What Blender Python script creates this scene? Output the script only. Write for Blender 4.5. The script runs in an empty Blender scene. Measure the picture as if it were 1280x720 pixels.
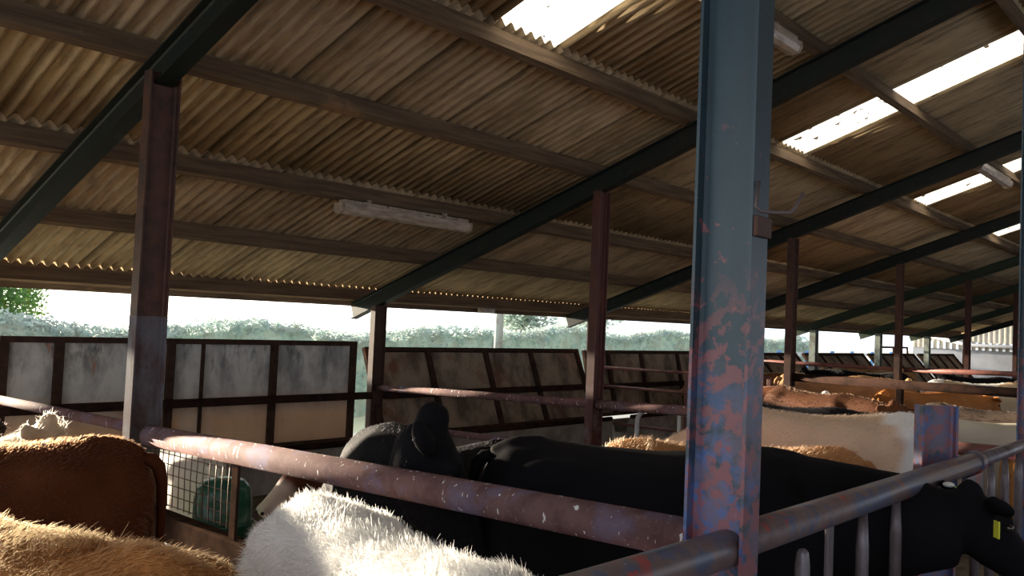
import bpy, bmesh, math, random
from mathutils import Vector, Matrix
import numpy as np
R = random.Random(7); NR = np.random.default_rng(7)
S = bpy.context.scene
C = S.collection
# ---------------------------------------------------------------- camera
cam = bpy.data.objects.new('camera', bpy.data.cameras.new('camera')); C.objects.link(cam)
cam.data.sensor_width = 36; cam.data.lens = 1063.1 / 1280 * 36; cam.data.clip_start = .02; cam.data.clip_end = 400
rx = Vector((.668788, -.742208, .042997)); uy = Vector((-.059277, .004415, .998232)); fz = -rx.cross(uy)
cam.matrix_world = Matrix(((rx.x, uy.x, -fz.x, -2.4803), (rx.y, uy.y, -fz.y, -1.3102), (rx.z, uy.z, -fz.z, 2.0), (0, 0, 0, 1)))
S.camera = cam
# ---------------------------------------------------------------- sky, sun, exposure
SUN_EL, SUN_AZ = math.radians(6.0), math.radians(-5)
SUN_DIR = Vector((math.sin(SUN_AZ) * math.cos(SUN_EL), math.cos(SUN_AZ) * math.cos(SUN_EL), math.sin(SUN_EL)))
SKY, SUNW = 2.5, 28.0
S.view_settings.view_transform = 'Standard'; S.view_settings.look = 'None'; S.view_settings.gamma = 1
S.view_settings.use_curve_mapping = False; S.view_settings.exposure = 0.0
W = bpy.data.worlds.new('sky'); S.world = W; W.use_nodes = True
nt = W.node_tree; nt.nodes.clear()
o_ = nt.nodes.new('ShaderNodeOutputWorld'); b_ = nt.nodes.new('ShaderNodeBackground'); g_ = nt.nodes.new('ShaderNodeTexCoord')
d_ = nt.nodes.new('ShaderNodeVectorMath'); d_.operation = 'DOT_PRODUCT'; d_.inputs[1].default_value = SUN_DIR
rp = nt.nodes.new('ShaderNodeValToRGB'); mr = nt.nodes.new('ShaderNodeMapRange'); mr.inputs[1].default_value = -1
rp.color_ramp.elements[0].position = .0; rp.color_ramp.elements[0].color = (.26, .29, .345, 1)
rp.color_ramp.elements[1].position = 1; rp.color_ramp.elements[1].color = (1.5, 1.4, 1.2, 1)
e = rp.color_ramp.elements.new(.5); e.color = (.62, .67, .76, 1)
e = rp.color_ramp.elements.new(.76); e.color = (.8, .9, 1.0, 1)
nt.links.new(g_.outputs['Generated'], d_.inputs[0]); nt.links.new(d_.outputs['Value'], mr.inputs[0]); nt.links.new(mr.outputs[0], rp.inputs[0])
nt.links.new(rp.outputs[0], b_.inputs[0]); b_.inputs[1].default_value = SKY; nt.links.new(b_.outputs[0], o_.inputs[0])
sun = bpy.data.objects.new('sun', bpy.data.lights.new('sun', 'SUN')); C.objects.link(sun)
sun.data.energy = SUNW; sun.data.color = (1, .86, .66); sun.data.angle = math.radians(1.5)
sun.rotation_euler = (-SUN_DIR).to_track_quat('-Z', 'Y').to_euler()

# ---------------------------------------------------------------- materials
def mat(name, base, layers=(), rough=.8, metal=0, bump=None, attr=None, spec=.3, sheen=0, pos=True):
    m = bpy.data.materials.new(name); m.use_nodes = True; t = m.node_tree; N = t.nodes; Lk = t.links
    p = N['Principled BSDF']; p.inputs['Roughness'].default_value = rough; p.inputs['Metallic'].default_value = metal
    p.inputs['Specular IOR Level'].default_value = spec
    geo = N.new('ShaderNodeNewGeometry')
    src = geo.outputs['Position']
    if not pos: src = N.new('ShaderNodeTexCoord').outputs['Object']
    if attr:
        a = N.new('ShaderNodeAttribute'); a.attribute_name = attr; cur = a.outputs['Color']
    else:
        a = N.new('ShaderNodeRGB'); a.outputs[0].default_value = (*base, 1); cur = a.outputs[0]
    def noise(scale, stretch=(1, 1, 1), detail=5, kind='noise'):
        mp = N.new('ShaderNodeMapping'); mp.inputs['Scale'].default_value = stretch; Lk.new(src, mp.inputs[0])
        if kind == 'voronoi':
            n = N.new('ShaderNodeTexVoronoi'); n.inputs['Scale'].default_value = scale; Lk.new(mp.outputs[0], n.inputs['Vector']); return n.outputs['Distance']
        n = N.new('ShaderNodeTexNoise'); n.inputs['Scale'].default_value = scale; n.inputs['Detail'].default_value = detail
        n.inputs['Roughness'].default_value = .62; Lk.new(mp.outputs[0], n.inputs['Vector']); return n.outputs[0]
    def mrange(v, a0, a1, b0=0, b1=1):
        n = N.new('ShaderNodeMapRange'); n.inputs[1].default_value = a0; n.inputs[2].default_value = a1
        n.inputs[3].default_value = b0; n.inputs[4].default_value = b1; Lk.new(v, n.inputs[0]); return n.outputs[0]
    def mul(a, b):
        n = N.new('ShaderNodeMath'); n.operation = 'MULTIPLY'; Lk.new(a, n.inputs[0])
        if isinstance(b, (int, float)): n.inputs[1].default_value = b
        else: Lk.new(b, n.inputs[1])
        return n.outputs[0]
    sep = None
    for L in layers:
        v = noise(L.get('scale', 5), L.get('stretch', (1, 1, 1)), L.get('detail', 5), L.get('kind', 'noise')) if 'lap' not in L else None
        if 'lap' in L:      # grime along a regular lap: x modulo pitch
            sx = N.new('ShaderNodeSeparateXYZ'); Lk.new(src, sx.inputs[0])
            ad = N.new('ShaderNodeMath'); ad.operation = 'ADD'; ad.inputs[1].default_value = 100 * L['lap'] - L['off']; Lk.new(sx.outputs[0], ad.inputs[0])
            md = N.new('ShaderNodeMath'); md.operation = 'MODULO'; md.inputs[1].default_value = L['lap']; Lk.new(ad.outputs[0], md.inputs[0])
            k = mrange(md.outputs[0], 0, L['w'], 1, 0)
        elif 'sheet' in L:  # tone of each sheet
            sx = N.new('ShaderNodeSeparateXYZ'); Lk.new(src, sx.inputs[0])
            fl = N.new('ShaderNodeMath'); fl.operation = 'MULTIPLY_ADD'; fl.inputs[1].default_value = 1 / L['sheet']; fl.inputs[2].default_value = -L['off'] / L['sheet'] + 200; Lk.new(sx.outputs[0], fl.inputs[0])
            f2 = N.new('ShaderNodeMath'); f2.operation = 'FLOOR'; Lk.new(fl.outputs[0], f2.inputs[0])
            wn = N.new('ShaderNodeTexWhiteNoise'); wn.noise_dimensions = '1D'; Lk.new(f2.outputs[0], wn.inputs['W'])
            k = mrange(wn.outputs['Value'], 0, 1)
        else:
            k = mrange(v, L['lo'], L['hi'])
        if 'z' in L:
            sz = N.new('ShaderNodeSeparateXYZ'); Lk.new(src, sz.inputs[0]); k = mul(k, mrange(sz.outputs[2], L['z'][0], L['z'][1]))
        k = mul(k, L.get('amt', 1.0))
        mx = N.new('ShaderNodeMix'); mx.data_type = 'RGBA'; Lk.new(k, mx.inputs[0]); Lk.new(cur, mx.inputs[6]); mx.inputs[7].default_value = (*L['col'], 1)
        cur = mx.outputs[2]
    Lk.new(cur, p.inputs['Base Color'])
    if bump:
        bn = N.new('ShaderNodeBump'); bn.inputs['Strength'].default_value = bump[1]; bn.inputs['Distance'].default_value = bump[2] if len(bump) > 2 else .01
        Lk.new(noise(bump[0]), bn.inputs['Height']); Lk.new(bn.outputs[0], p.inputs['Normal'])
    return m
M = {}
M['roof'] = mat('fibre_cement_sheet', (.53, .405, .25), [
    dict(col=(.24, .165, .09), sheet=.8, off=1.9, amt=.55),
    dict(col=(.17, .115, .065), scale=1.1, stretch=(1.6, .55, .5), lo=.42, hi=.68, amt=.6),
    dict(col=(.10, .068, .04), scale=9, stretch=(3.2, .3, .3), lo=.48, hi=.68, amt=.6),
    dict(col=(.34, .30, .20), scale=16, stretch=(1, .6, 1), lo=.56, hi=.7, amt=.6),
    dict(col=(.05, .035, .02), lap=.8, off=1.9, w=.05, amt=.8)], rough=.95, bump=(60, .25, .005), spec=.1)
M['timber'] = mat('weathered_purlin_timber', (.175, .122, .075), [
    dict(col=(.09, .06, .04), scale=6, stretch=(.25, 4, 4), lo=.4, hi=.62, amt=.85),
    dict(col=(.34, .2, .1), scale=1.3, lo=.64, hi=.74, amt=.6)], rough=.9, bump=(40, .3, .005), spec=.1)
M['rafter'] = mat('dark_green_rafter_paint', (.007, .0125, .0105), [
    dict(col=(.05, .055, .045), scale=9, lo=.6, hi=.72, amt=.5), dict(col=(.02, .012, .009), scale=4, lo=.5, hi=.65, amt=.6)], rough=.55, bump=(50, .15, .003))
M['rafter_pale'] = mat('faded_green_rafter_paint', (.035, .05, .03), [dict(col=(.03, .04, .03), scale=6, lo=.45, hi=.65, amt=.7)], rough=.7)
M['blue'] = mat('blue_paint_over_red_primer', (.024, .050, .066), [
    dict(col=(.036, .070, .090), scale=10, stretch=(1, 1, .3), lo=.4, hi=.7, amt=.6),
    dict(col=(.07, .13, .33), scale=6, lo=.44, hi=.54, z=(1.98, 1.6), amt=.9),
    dict(col=(.15, .11, .16), scale=9, lo=.42, hi=.56, z=(1.98, 1.55), amt=.8),
    dict(col=(.25, .085, .09), scale=19, detail=8, lo=.635, hi=.655, amt=.85, z=(2.9, 2.3)),
    dict(col=(.25, .085, .09), scale=17, detail=8, lo=.50, hi=.54, amt=.85, z=(2.22, 1.95)),
    dict(col=(.30, .32, .38), scale=34, lo=.68, hi=.74, amt=.6)], rough=.42, bump=(45, .2, .003), spec=.5)
M['rust_post'] = mat('rust_brown_post_steel', (.078, .036, .024), [
    dict(col=(.034, .022, .02), scale=9, lo=.42, hi=.62, amt=.85), dict(col=(.13, .05, .035), scale=3, stretch=(1, 1, .3), lo=.5, hi=.7, amt=.6)], rough=.6, bump=(50, .3, .003))
M['red_post'] = mat('red_oxide_post_steel', (.085, .030, .024), [
    dict(col=(.05, .02, .018), scale=7, stretch=(1, 1, .4), lo=.42, hi=.65, amt=.8), dict(col=(.17, .15, .17), scale=9, lo=.5, hi=.68, z=(1.5, 1.2), amt=.7)], rough=.6, bump=(50, .2, .003))
M['grey_base'] = mat('grey_paint_on_post_base', (.135, .135, .155), [
    dict(col=(.085, .055, .055), scale=7, stretch=(1, 1, .5), lo=.42, hi=.6, amt=.85), dict(col=(.08, .04, .035), scale=5, lo=.42, hi=.62, z=(1.6, 1.2), amt=.9),
    dict(col=(.08, .045, .04), scale=25, lo=.6, hi=.68, amt=.7)], rough=.85, bump=(50, .06, .003), spec=.1)
M['rail'] = mat('rubbed_rusty_pipe', (.165, .095, .09), [
    dict(col=(.09, .045, .045), scale=7, lo=.45, hi=.62, amt=.7), dict(col=(.16, .14, .22), scale=4, lo=.52, hi=.64, amt=.7),
    dict(col=(.8, .8, .8), scale=9, stretch=(4, 4, 1), lo=.665, hi=.69, detail=2, amt=.9),
    dict(col=(.30, .20, .19), scale=40, lo=.6, hi=.7, amt=.5)], rough=.85, bump=(60, .04, .002), spec=.1)
M['rail_near'] = mat('blue_and_red_flaked_pipe', (.15, .105, .10), [
    dict(col=(.06, .09, .16), scale=7, lo=.5, hi=.56, amt=.85), dict(col=(.34, .05, .04), scale=7.5, lo=.61, hi=.635, amt=.9),
    dict(col=(.10, .07, .07), scale=16, lo=.45, hi=.6, amt=.6), dict(col=(.6, .6, .66), scale=32, lo=.69, hi=.73, amt=.7)], rough=.4, bump=(60, .25, .002), spec=.5)
M['steel'] = mat('worn_steel_bar', (.17, .15, .165), [dict(col=(.08, .05, .05), scale=14, stretch=(1, 1, .3), lo=.45, hi=.62, amt=.8)], rough=.38, metal=.3, spec=.5)
M['dark_rail'] = mat('dark_rusty_rail', (.04, .023, .018), [dict(col=(.02, .014, .013), scale=8, lo=.45, hi=.6, amt=.8)], rough=.9, spec=.0)
M['red_rail'] = mat('red_rusty_rail', (.20, .075, .06), [dict(col=(.1, .05, .045), scale=6, lo=.45, hi=.6, amt=.8)], rough=.5)
M['panel'] = mat('stained_barrier_sheet', (.66, .67, .63), [
    dict(col=(.30, .31, .31), scale=3.2, stretch=(1, 1, .55), lo=.44, hi=.62, amt=.85), dict(col=(.13, .14, .14), scale=7, stretch=(1.2, 1, .4), lo=.5, hi=.64, amt=.9, z=(1.1, 1.55)),
    dict(col=(.80, .50, .28), scale=1.5, lo=.2, hi=.45, z=(1.1, .72), amt=.85), dict(col=(.42, .16, .04), scale=2.2, stretch=(1.5, 1, .5), lo=.64, hi=.7, amt=.8)], rough=.9, bump=(30, .3, .005), spec=.1)
M['panel_brown'] = mat('brown_stained_barrier_sheet', (.34, .27, .20), [
    dict(col=(.11, .085, .065), scale=3, stretch=(1, 1, .55), lo=.42, hi=.62, amt=.9), dict(col=(.2, .09, .055), scale=2, lo=.55, hi=.66, amt=.8)], rough=.9, bump=(30, .3, .005), spec=.1)
M['frame'] = mat('brown_barrier_frame_steel', (.07, .042, .03), [dict(col=(.035, .024, .019), scale=8, lo=.42, hi=.6, amt=.8)], rough=.95, spec=.0)
M['concrete'] = mat('concrete', (.30, .28, .25), [dict(col=(.16, .14, .12), scale=3, lo=.42, hi=.62, amt=.8)], rough=.95, bump=(30, .3, .01))
M['floor'] = mat('strawy_concrete_floor', (.16, .125, .085), [dict(col=(.06, .045, .03), scale=2, lo=.42, hi=.6, amt=.9), dict(col=(.34, .26, .13), scale=22, stretch=(1, .3, 1), lo=.58, hi=.66, amt=.8)], rough=.95, bump=(30, .5, .02))
M['yard'] = mat('pale_yard', (.60, .55, .46), [dict(col=(.28, .33, .14), scale=.4, lo=.45, hi=.55, amt=.6)], rough=.95)
M['lamp_body'] = mat('dirty_cream_lamp_housing', (.42, .34, .26), [dict(col=(.13, .09, .06), scale=14, lo=.55, hi=.62, amt=.9), dict(col=(.26, .2, .15), scale=5, lo=.4, hi=.6, amt=.8)], rough=.6)
M['diffuser'] = mat('grimy_lamp_diffuser', (.50, .42, .34), [dict(col=(.24, .18, .13), scale=9, stretch=(.5, 2, 2), lo=.42, hi=.62, amt=.8)], rough=.35)
M['white_metal'] = mat('white_galvanised_tube', (.72, .73, .75), [dict(col=(.4, .36, .32), scale=10, lo=.55, hi=.7, amt=.7)], rough=.4)
M['green_plastic'] = mat('green_plastic', (.012, .10, .065), [dict(col=(.10, .13, .11), scale=6, lo=.55, hi=.7, amt=.5)], rough=.3, spec=.5)
M['wire'] = mat('rusty_wire', (.17, .13, .10), rough=.5, metal=.4)
M['rod'] = mat('grey_brown_rod', (.13, .10, .10), rough=.5, metal=.3)
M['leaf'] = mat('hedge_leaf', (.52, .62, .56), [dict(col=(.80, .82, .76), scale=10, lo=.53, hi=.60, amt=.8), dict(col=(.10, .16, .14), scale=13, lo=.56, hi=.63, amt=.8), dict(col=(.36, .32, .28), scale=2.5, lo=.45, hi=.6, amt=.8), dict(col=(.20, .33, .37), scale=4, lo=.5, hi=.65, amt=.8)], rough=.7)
def glow_through(m, c):
    t = m.node_tree; p = t.nodes['Principled BSDF']; o = t.nodes['Material Output']; a = t.nodes.new('ShaderNodeBsdfTranslucent'); a.inputs[0].default_value = (*c, 1); x = t.nodes.new('ShaderNodeMixShader'); x.inputs[0].default_value = .5
    t.links.new(p.outputs[0], x.inputs[1]); t.links.new(a.outputs[0], x.inputs[2]); t.links.new(x.outputs[0], o.inputs[0])
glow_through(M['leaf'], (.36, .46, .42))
M['tree_leaf'] = mat('tree_leaf', (.07, .16, .05), [dict(col=(.30, .30, .05), scale=2.5, lo=.5, hi=.65, amt=.8)], rough=.6); glow_through(M['tree_leaf'], (.10, .22, .05))
M['bark'] = mat('bark', (.12, .1, .08), rough=.9)
M['pole'] = mat('grey_green_pole', (.30, .34, .30), [dict(col=(.2, .2, .18), scale=6, lo=.45, hi=.6)], rough=.8)
M['bluewood'] = mat('blue_painted_post', (.12, .28, .6), rough=.6)
M['paleboard'] = mat('pale_board', (.6, .66, .72), rough=.7)
M['render'] = mat('pale_grey_render', (.30, .31, .34), [dict(col=(.2, .21, .24), scale=.9, lo=.42, hi=.62, amt=.8)], rough=.9)
M['clad'] = mat('beige_profiled_cladding', (.42, .38, .31), [dict(col=(.3, .27, .22), scale=2, lo=.4, hi=.6)], rough=.7)
M['gutter'] = mat('pale_gutter', (.5, .5, .52), rough=.5)
M['yellow_tag'] = mat('yellow_tag', (.62, .60, .05), rough=.5)
M['green_tag'] = mat('lime_tag', (.35, .62, .12), rough=.5)
M['white_tag'] = mat('white_tag', (.75, .78, .72), rough=.5)
M['eye'] = mat('dark_eye', (.012, .008, .006), rough=.08, spec=.6)
M['nostril'] = mat('nostril', (.02, .012, .012), rough=.4)
M['hoof'] = mat('hoof', (.05, .04, .035), rough=.6)
M['coat'] = mat('cow_hide', (1, 1, 1), [], rough=.75, attr='Col', spec=.06, bump=(70, .12, .006), pos=False)
def hair_mat():
    m = bpy.data.materials.new('cow_hair'); m.use_nodes = True; t = m.node_tree; N = t.nodes; N.clear()
    out = N.new('ShaderNodeOutputMaterial'); h = N.new('ShaderNodeBsdfHairPrincipled'); a = N.new('ShaderNodeAttribute'); a.attribute_name = 'Col'
    h.parametrization = 'COLOR'; t.links.new(a.outputs['Color'], h.inputs['Color']); h.inputs['Roughness'].default_value = .45; h.inputs['Radial Roughness'].default_value = .6
    d = N.new('ShaderNodeBsdfDiffuse'); t.links.new(a.outputs['Color'], d.inputs[0]); mx = N.new('ShaderNodeMixShader'); mx.inputs[0].default_value = .4
    t.links.new(d.outputs[0], mx.inputs[1]); t.links.new(h.outputs[0], mx.inputs[2]); t.links.new(mx.outputs[0], out.inputs[0]); return m
M['hair'] = hair_mat()
def skylight_mat():
    m = bpy.data.materials.new('translucent_sheet'); m.use_nodes = True; t = m.node_tree; N = t.nodes; N.clear(); K = t.links.new
    out = N.new('ShaderNodeOutputMaterial'); tl = N.new('ShaderNodeBsdfTranslucent'); tr = N.new('ShaderNodeBsdfTransparent'); df = N.new('ShaderNodeBsdfDiffuse')
    mx = N.new('ShaderNodeMixShader'); m2 = N.new('ShaderNodeMixShader'); tl.inputs[0].default_value = (.95, .92, .84, 1); tr.inputs[0].default_value = (.95, .95, .93, 1); df.inputs[0].default_value = (.10, .07, .04, 1)
    g = N.new('ShaderNodeNewGeometry'); mp = N.new('ShaderNodeMapping'); mp.inputs['Scale'].default_value = (1.6, .8, 1); n = N.new('ShaderNodeTexNoise'); n.inputs['Scale'].default_value = 9; n.inputs['Detail'].default_value = 4
    r = N.new('ShaderNodeMapRange'); r.inputs[1].default_value = .655; r.inputs[2].default_value = .67; r.inputs[4].default_value = .97
    K(g.outputs['Position'], mp.inputs[0]); K(mp.outputs[0], n.inputs['Vector']); K(n.outputs[0], r.inputs[0])
    mx.inputs[0].default_value = .45; K(tl.outputs[0], mx.inputs[1]); K(tr.outputs[0], mx.inputs[2])
    K(r.outputs[0], m2.inputs[0]); K(mx.outputs[0], m2.inputs[1]); K(df.outputs[0], m2.inputs[2]); K(m2.outputs[0], out.inputs[0]); return m
M['skylight'] = skylight_mat()

# ---------------------------------------------------------------- mesh helpers
class MB:
    def __init__(s): s.v = []; s.f = []; s.sm = []
    def add(s, vs, fs, smooth=False):
        o = len(s.v); s.v += [tuple(v) for v in vs]; s.f += [[i + o for i in f] for f in fs]; s.sm += [smooth] * len(fs); return s
    def box(s, a, b, bev=0):
        (x0, y0, z0), (x1, y1, z1) = a, b
        if bev <= 0:
            return s.add([(x, y, z) for x in (x0, x1) for y in (y0, y1) for z in (z0, z1)], [(0, 1, 3, 2), (4, 6, 7, 5), (0, 4, 5, 1), (2, 3, 7, 6), (0, 2, 6, 4), (1, 5, 7, 3)])
        bm = bmesh.new(); bmesh.ops.create_cube(bm, size=1)
        for v in bm.verts: v.co = ((x0 + x1) / 2 + v.co.x * (x1 - x0), (y0 + y1) / 2 + v.co.y * (y1 - y0), (z0 + z1) / 2 + v.co.z * (z1 - z0))
        bmesh.ops.bevel(bm, geom=bm.edges[:], offset=bev, segments=2, profile=.5, affect='EDGES'); s.bm(bm); return s
    def bm(s, bm, smooth=False):
        bm.verts.index_update(); s.add([v.co[:] for v in bm.verts], [[v.index for v in f.verts] for f in bm.faces], smooth); bm.free(); return s
    def obox(s, p0, p1, w, h, up=(0, 0, 1)):      # bar from p0 to p1, w sideways, h along up
        p0, p1 = Vector(p0), Vector(p1); d = (p1 - p0).normalized(); u = Vector(up); sd = d.cross(u).normalized(); u = sd.cross(d)
        return s.add([p + sd * a * w / 2 + u * b * h / 2 for p in (p0, p1) for a, b in ((-1, -1), (1, -1), (1, 1), (-1, 1))], [(0, 3, 2, 1), (4, 5, 6, 7), (0, 1, 5, 4), (1, 2, 6, 5), (2, 3, 7, 6), (3, 0, 4, 7)])
    def prism(s, sec, p0, p1, right, up):         # a 2-D outline (right, up) swept from p0 to p1
        p0, p1, r, u = Vector(p0), Vector(p1), Vector(right), Vector(up); n = len(sec)
        vs = [p + r * a + u * b for p in (p0, p1) for a, b in sec]
        return s.add(vs, [list(range(n))[::-1], list(range(n, 2 * n))] + [(i, (i + 1) % n, n + (i + 1) % n, n + i) for i in range(n)])
    def tube(s, pts, rad, n=14, cap='flat', sc=(1, 1), up=None):
        pts = [Vector(p) for p in pts]; rad = rad if isinstance(rad, (list, tuple)) else [rad] * len(pts)
        if cap == 'round':
            a, b = pts[0], pts[-1]; da = (pts[0] - pts[1]).normalized(); db = (pts[-1] - pts[-2]).normalized(); r0, r1 = rad[0], rad[-1]
            A = [(a + da * r0 * math.sin(t), r0 * math.cos(t)) for t in (1.5, 1.15, .8, .4)]; B = [(b + db * r1 * math.sin(t), r1 * math.cos(t)) for t in (.4, .8, 1.15, 1.5)]
            pts = [q for q, _ in A] + pts + [q for q, _ in B]; rad = [q for _, q in A] + list(rad) + [q for _, q in B]
        vs = []; ref = None
        for i, p in enumerate(pts):
            d = (pts[min(i + 1, len(pts) - 1)] - pts[max(i - 1, 0)]).normalized()
            if ref is None: ref = Vector(up) if up else (Vector((0, 0, 1)) if abs(d.z) < .9 else Vector((1, 0, 0)))
            sd = d.cross(ref).normalized(); u = sd.cross(d).normalized(); ref = u
            for k in range(n):
                t = 2 * math.pi * k / n; vs.append(p + sd * math.cos(t) * rad[i] * sc[0] + u * math.sin(t) * rad[i] * sc[1])
        fs = [(i * n + k, i * n + (k + 1) % n, (i + 1) * n + (k + 1) % n, (i + 1) * n + k) for i in range(len(pts) - 1) for k in range(n)]
        s.add(vs, fs, True); o = len(s.v) - len(vs)
        s.f += [[o + k for k in range(n)][::-1], [o + (len(pts) - 1) * n + k for k in range(n)]]; s.sm += [False, False]; return s
    def ball(s, c, r, seg=14, rings=9, rot=None):
        r = (r, r, r) if isinstance(r, (int, float)) else r
        bm = bmesh.new(); bmesh.ops.create_uvsphere(bm, u_segments=seg, v_segments=rings, radius=1)
        for v in bm.verts:
            q = Vector((v.co.x * r[0], v.co.y * r[1], v.co.z * r[2]))
            if rot: q = rot @ q
            v.co = q + Vector(c)
        return s.bm(bm, True)
    def mesh(s, name):
        me = bpy.data.meshes.new(name); me.from_pydata(s.v, [], s.f); me.polygons.foreach_set('use_smooth', s.sm); me.update()
        bm = bmesh.new(); bm.from_mesh(me); bmesh.ops.recalc_face_normals(bm, faces=bm.faces[:]); bm.to_mesh(me); bm.free(); return me
    def build(s, name, m, parent=None):
        if parent is not None:
            b = parent.get('base', (0, 0, 0)); s.v = [(x - b[0], y - b[1], z - b[2]) for x, y, z in s.v]
        me = s.mesh(name); me.materials.append(m)
        o = bpy.data.objects.new(name, me); C.objects.link(o)
        if parent is not None: o.parent = root_of(parent) if False else parent; o['base'] = parent.get('base', (0, 0, 0))
        return o
def root_of(o): return o
def tag(o, label=None, cat=None, group=None, kind=None):
    for k, v in (('label', label), ('category', cat), ('group', group), ('kind', kind)):
        if v: o[k] = v
    return o
def thing(name, label, cat, base=(0, 0, 0), group=None):
    o = bpy.data.objects.new(name, None); C.objects.link(o); o.location = base; o['base'] = tuple(base); o.empty_display_size = .1
    return tag(o, label, cat, group)
def single(name, mb, m, label, cat, base=(0, 0, 0), group=None):
    mb.v = [(x - base[0], y - base[1], z - base[2]) for x, y, z in mb.v]
    o = mb.build(name, m); o.location = base; return tag(o, label, cat, group)
def isec(h, b, tw, tf, fil=.010):                # I section outline, (across flange, depth)
    H, B, T = h / 2, b / 2, tw / 2
    half = [(B, -H), (B, -H + tf), (T + fil, -H + tf), (T, -H + tf + fil), (T, H - tf - fil), (T + fil, H - tf), (B, H - tf), (B, H)]
    return half + [(-x, y) for x, y in reversed(half)]

# ---------------------------------------------------------------- measures of the barn
BAY, YM, YE, SL = 4.8, 4.04, 7.66, .3526
RB = lambda y: 4.845 - SL * y        # underside of the rafters
PB = lambda y: 5.085 - SL * y        # underside of the purlins = top of the rafters
RZ = lambda y: 5.270 - SL * y        # middle of the roof sheets
CS = math.cos(math.atan(SL)); SN = math.sin(math.atan(SL)); UPN = Vector((0, SN, CS)); DNS = Vector((0, CS, -SN))
PURY = [8.14, 6.75, 5.52, 4.19, 3.0, 1.72, .46]

# ---------------------------------------------------------------- setting
m_ = MB(); m_.box((-12, -9, -.2), (37, 8.3, 0)); tag(m_.build('floor', M['floor']), kind='structure')
m_ = MB(); m_.box((-60, 8.3, -.25), (160, 90, -.03)); tag(m_.build('ground', M['yard']), kind='structure')
COLW, PIT, AMP = .8, .8 / 7, .025
COURSES = [(8.45, 5.50), (5.62, 2.98), (3.10, .46), (.58, -2.7)]
def sheet(mb, x0, ya, yb, ci, bot=0):
    n = 7 * 8 + 4; vs = []
    for y in (ya, yb):
        for i in range(n + 1):
            x = x0 + i * PIT / 8
            zz = RZ(y) + AMP * math.cos(2 * math.pi * (x - 1.9) / PIT) + .010 * (1 - i / n) + (.012 if y == ya and ci else 0) + bot
            vs.append((x, y, zz))
    mb.add(vs, [(i, i + 1, n + 2 + i, n + 1 + i) for i in range(n)], True)
roof = MB(); sky = {}
for k in range(-10, 42):
    for ci, (ya, yb) in enumerate(COURSES):
        x0 = 1.9 + COLW * k
        if ci == 2 and k % 6 == 0 and k >= 0: sky[k // 6] = (x0, ya, yb)
        else: sheet(roof, x0, ya, yb, ci)
for k in range(-10, 42):      # unseen slope beyond the ridge, added to block sky light from overhead
    x0 = 1.9 + COLW * k
    n = 60; vs = [(x0 + i * PIT / 8, y, RZ(-2.7) - SL * (-2.7 - y) + .04 + AMP * math.cos(2 * math.pi * (x0 + i * PIT / 8 - 1.9) / PIT) + .01 * (1 - i / n)) for y in (-2.6, -8.8) for i in range(n + 1)]
    roof.add(vs, [(i, i + 1, n + 2 + i, n + 1 + i) for i in range(n)], True)
ceil_ = roof.build('ceiling', M['roof']); tag(ceil_, kind='structure')
md = ceil_.modifiers.new('thick', 'SOLIDIFY'); md.thickness = .006; md.offset = 1
SKYL = ['large blown-out clear roof sheet in the nearest bay, at the top of the photo', 'long clear roof sheet to the right of the blue post, crossed by one purlin', 'clear roof sheet by the short lamp, in the bay beyond the long one',
        'small sliver of clear roof sheet, third beyond the blue post', 'clear roof sheet in the fifth bay, near the far end', 'clear roof sheet in the sixth bay, near the far end', 'clear roof sheet in the last bay at the far end']
for n, (x0, ya, yb) in sorted(sky.items()):
    if n > 3:
        mb = MB(); sheet(mb, x0, ya, yb, 2); o = mb.build('roof_skylight', M['skylight']); tag(o, 'clear roof sheet deep in the barn among the farthest bays', 'skylight', 'clear roof sheets')
    else:
        mb = MB(); sheet(mb, x0, ya, yb, 2); o = mb.build('roof_skylight', M['skylight']); tag(o, SKYL[n], 'skylight', 'clear roof sheets')
# purlins
PL = ['eave purlin, the lowest roof timber, above the bright opening', 'second roof purlin up from the eave', 'third roof purlin up from the eave, with the long lamp under it', 'fourth roof purlin up from the eave, passing above the rust-brown post',
      'fifth roof purlin up from the eave, below the clear sheets', 'sixth roof purlin up from the eave, crossing the clear sheets', 'highest visible roof purlin, at the top right corner']
for y, lb in zip(PURY, PL):
    t = .207 if y == PURY[0] else .155; w = .075
    sec = [(-w / 2, 0), (w / 2, 0), (w / 2, t), (-w / 2, t)]
    mb = MB(); xs = [-4.8] + [BAY * i + .02 for i in range(0, 8)] + [34.9]
    mb.prism(sec, (-4.8, y, PB(y)), (34.9, y, PB(y)), DNS, UPN)
    o = single('timber_purlin', mb, M['timber'], 'brown ' + lb, 'roof purlin', (-4.8, y, PB(y)), 'roof purlins')
    if y == PURY[0]:
        mb = MB(); mb.obox((-4.8, y + .075, PB(y) + .085), (34.9, y + .075, PB(y) + .085), .03, .32); f = mb.build('eave_board', M['timber']); f.location = -Vector(o.location); f.parent = o; f['label'] = 'thin board closing the eave'
# rafters
RL = {0: 'dark green steel rafter at upper left, behind the top of the rust-brown post', 1: 'black-green steel rafter on the red post in the middle, ending above the eave opening', 2: 'dark rafter passing behind the middle red-brown post, low on the left of it',
      3: 'dark steel rafter beyond the blue post, over the post among the far cattle', 4: 'dark steel rafter with faded green end, first green end right of the blue post', 5: 'steel rafter with green end, second green end right of the blue post',
      6: 'steel rafter with green end, third green end right of the blue post', 7: 'last dark steel rafter against the far building'}
for n in range(8):
    x = BAY * n; ya, yb = 8.2, -2.7; h = .205
    mb = MB(); c = lambda y: Vector((x, y, RB(y))) + UPN * (h / 2 + .006)
    mb.prism(isec(h, .12, .008, .012), c(ya), c(yb), (1, 0, 0), UPN)
    single('steel_rafter', mb, M['rafter_pale'] if n in (4, 5, 6) else M['rafter'], RL[n], 'rafter', (x, ya, RB(ya)), 'roof rafters')
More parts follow.
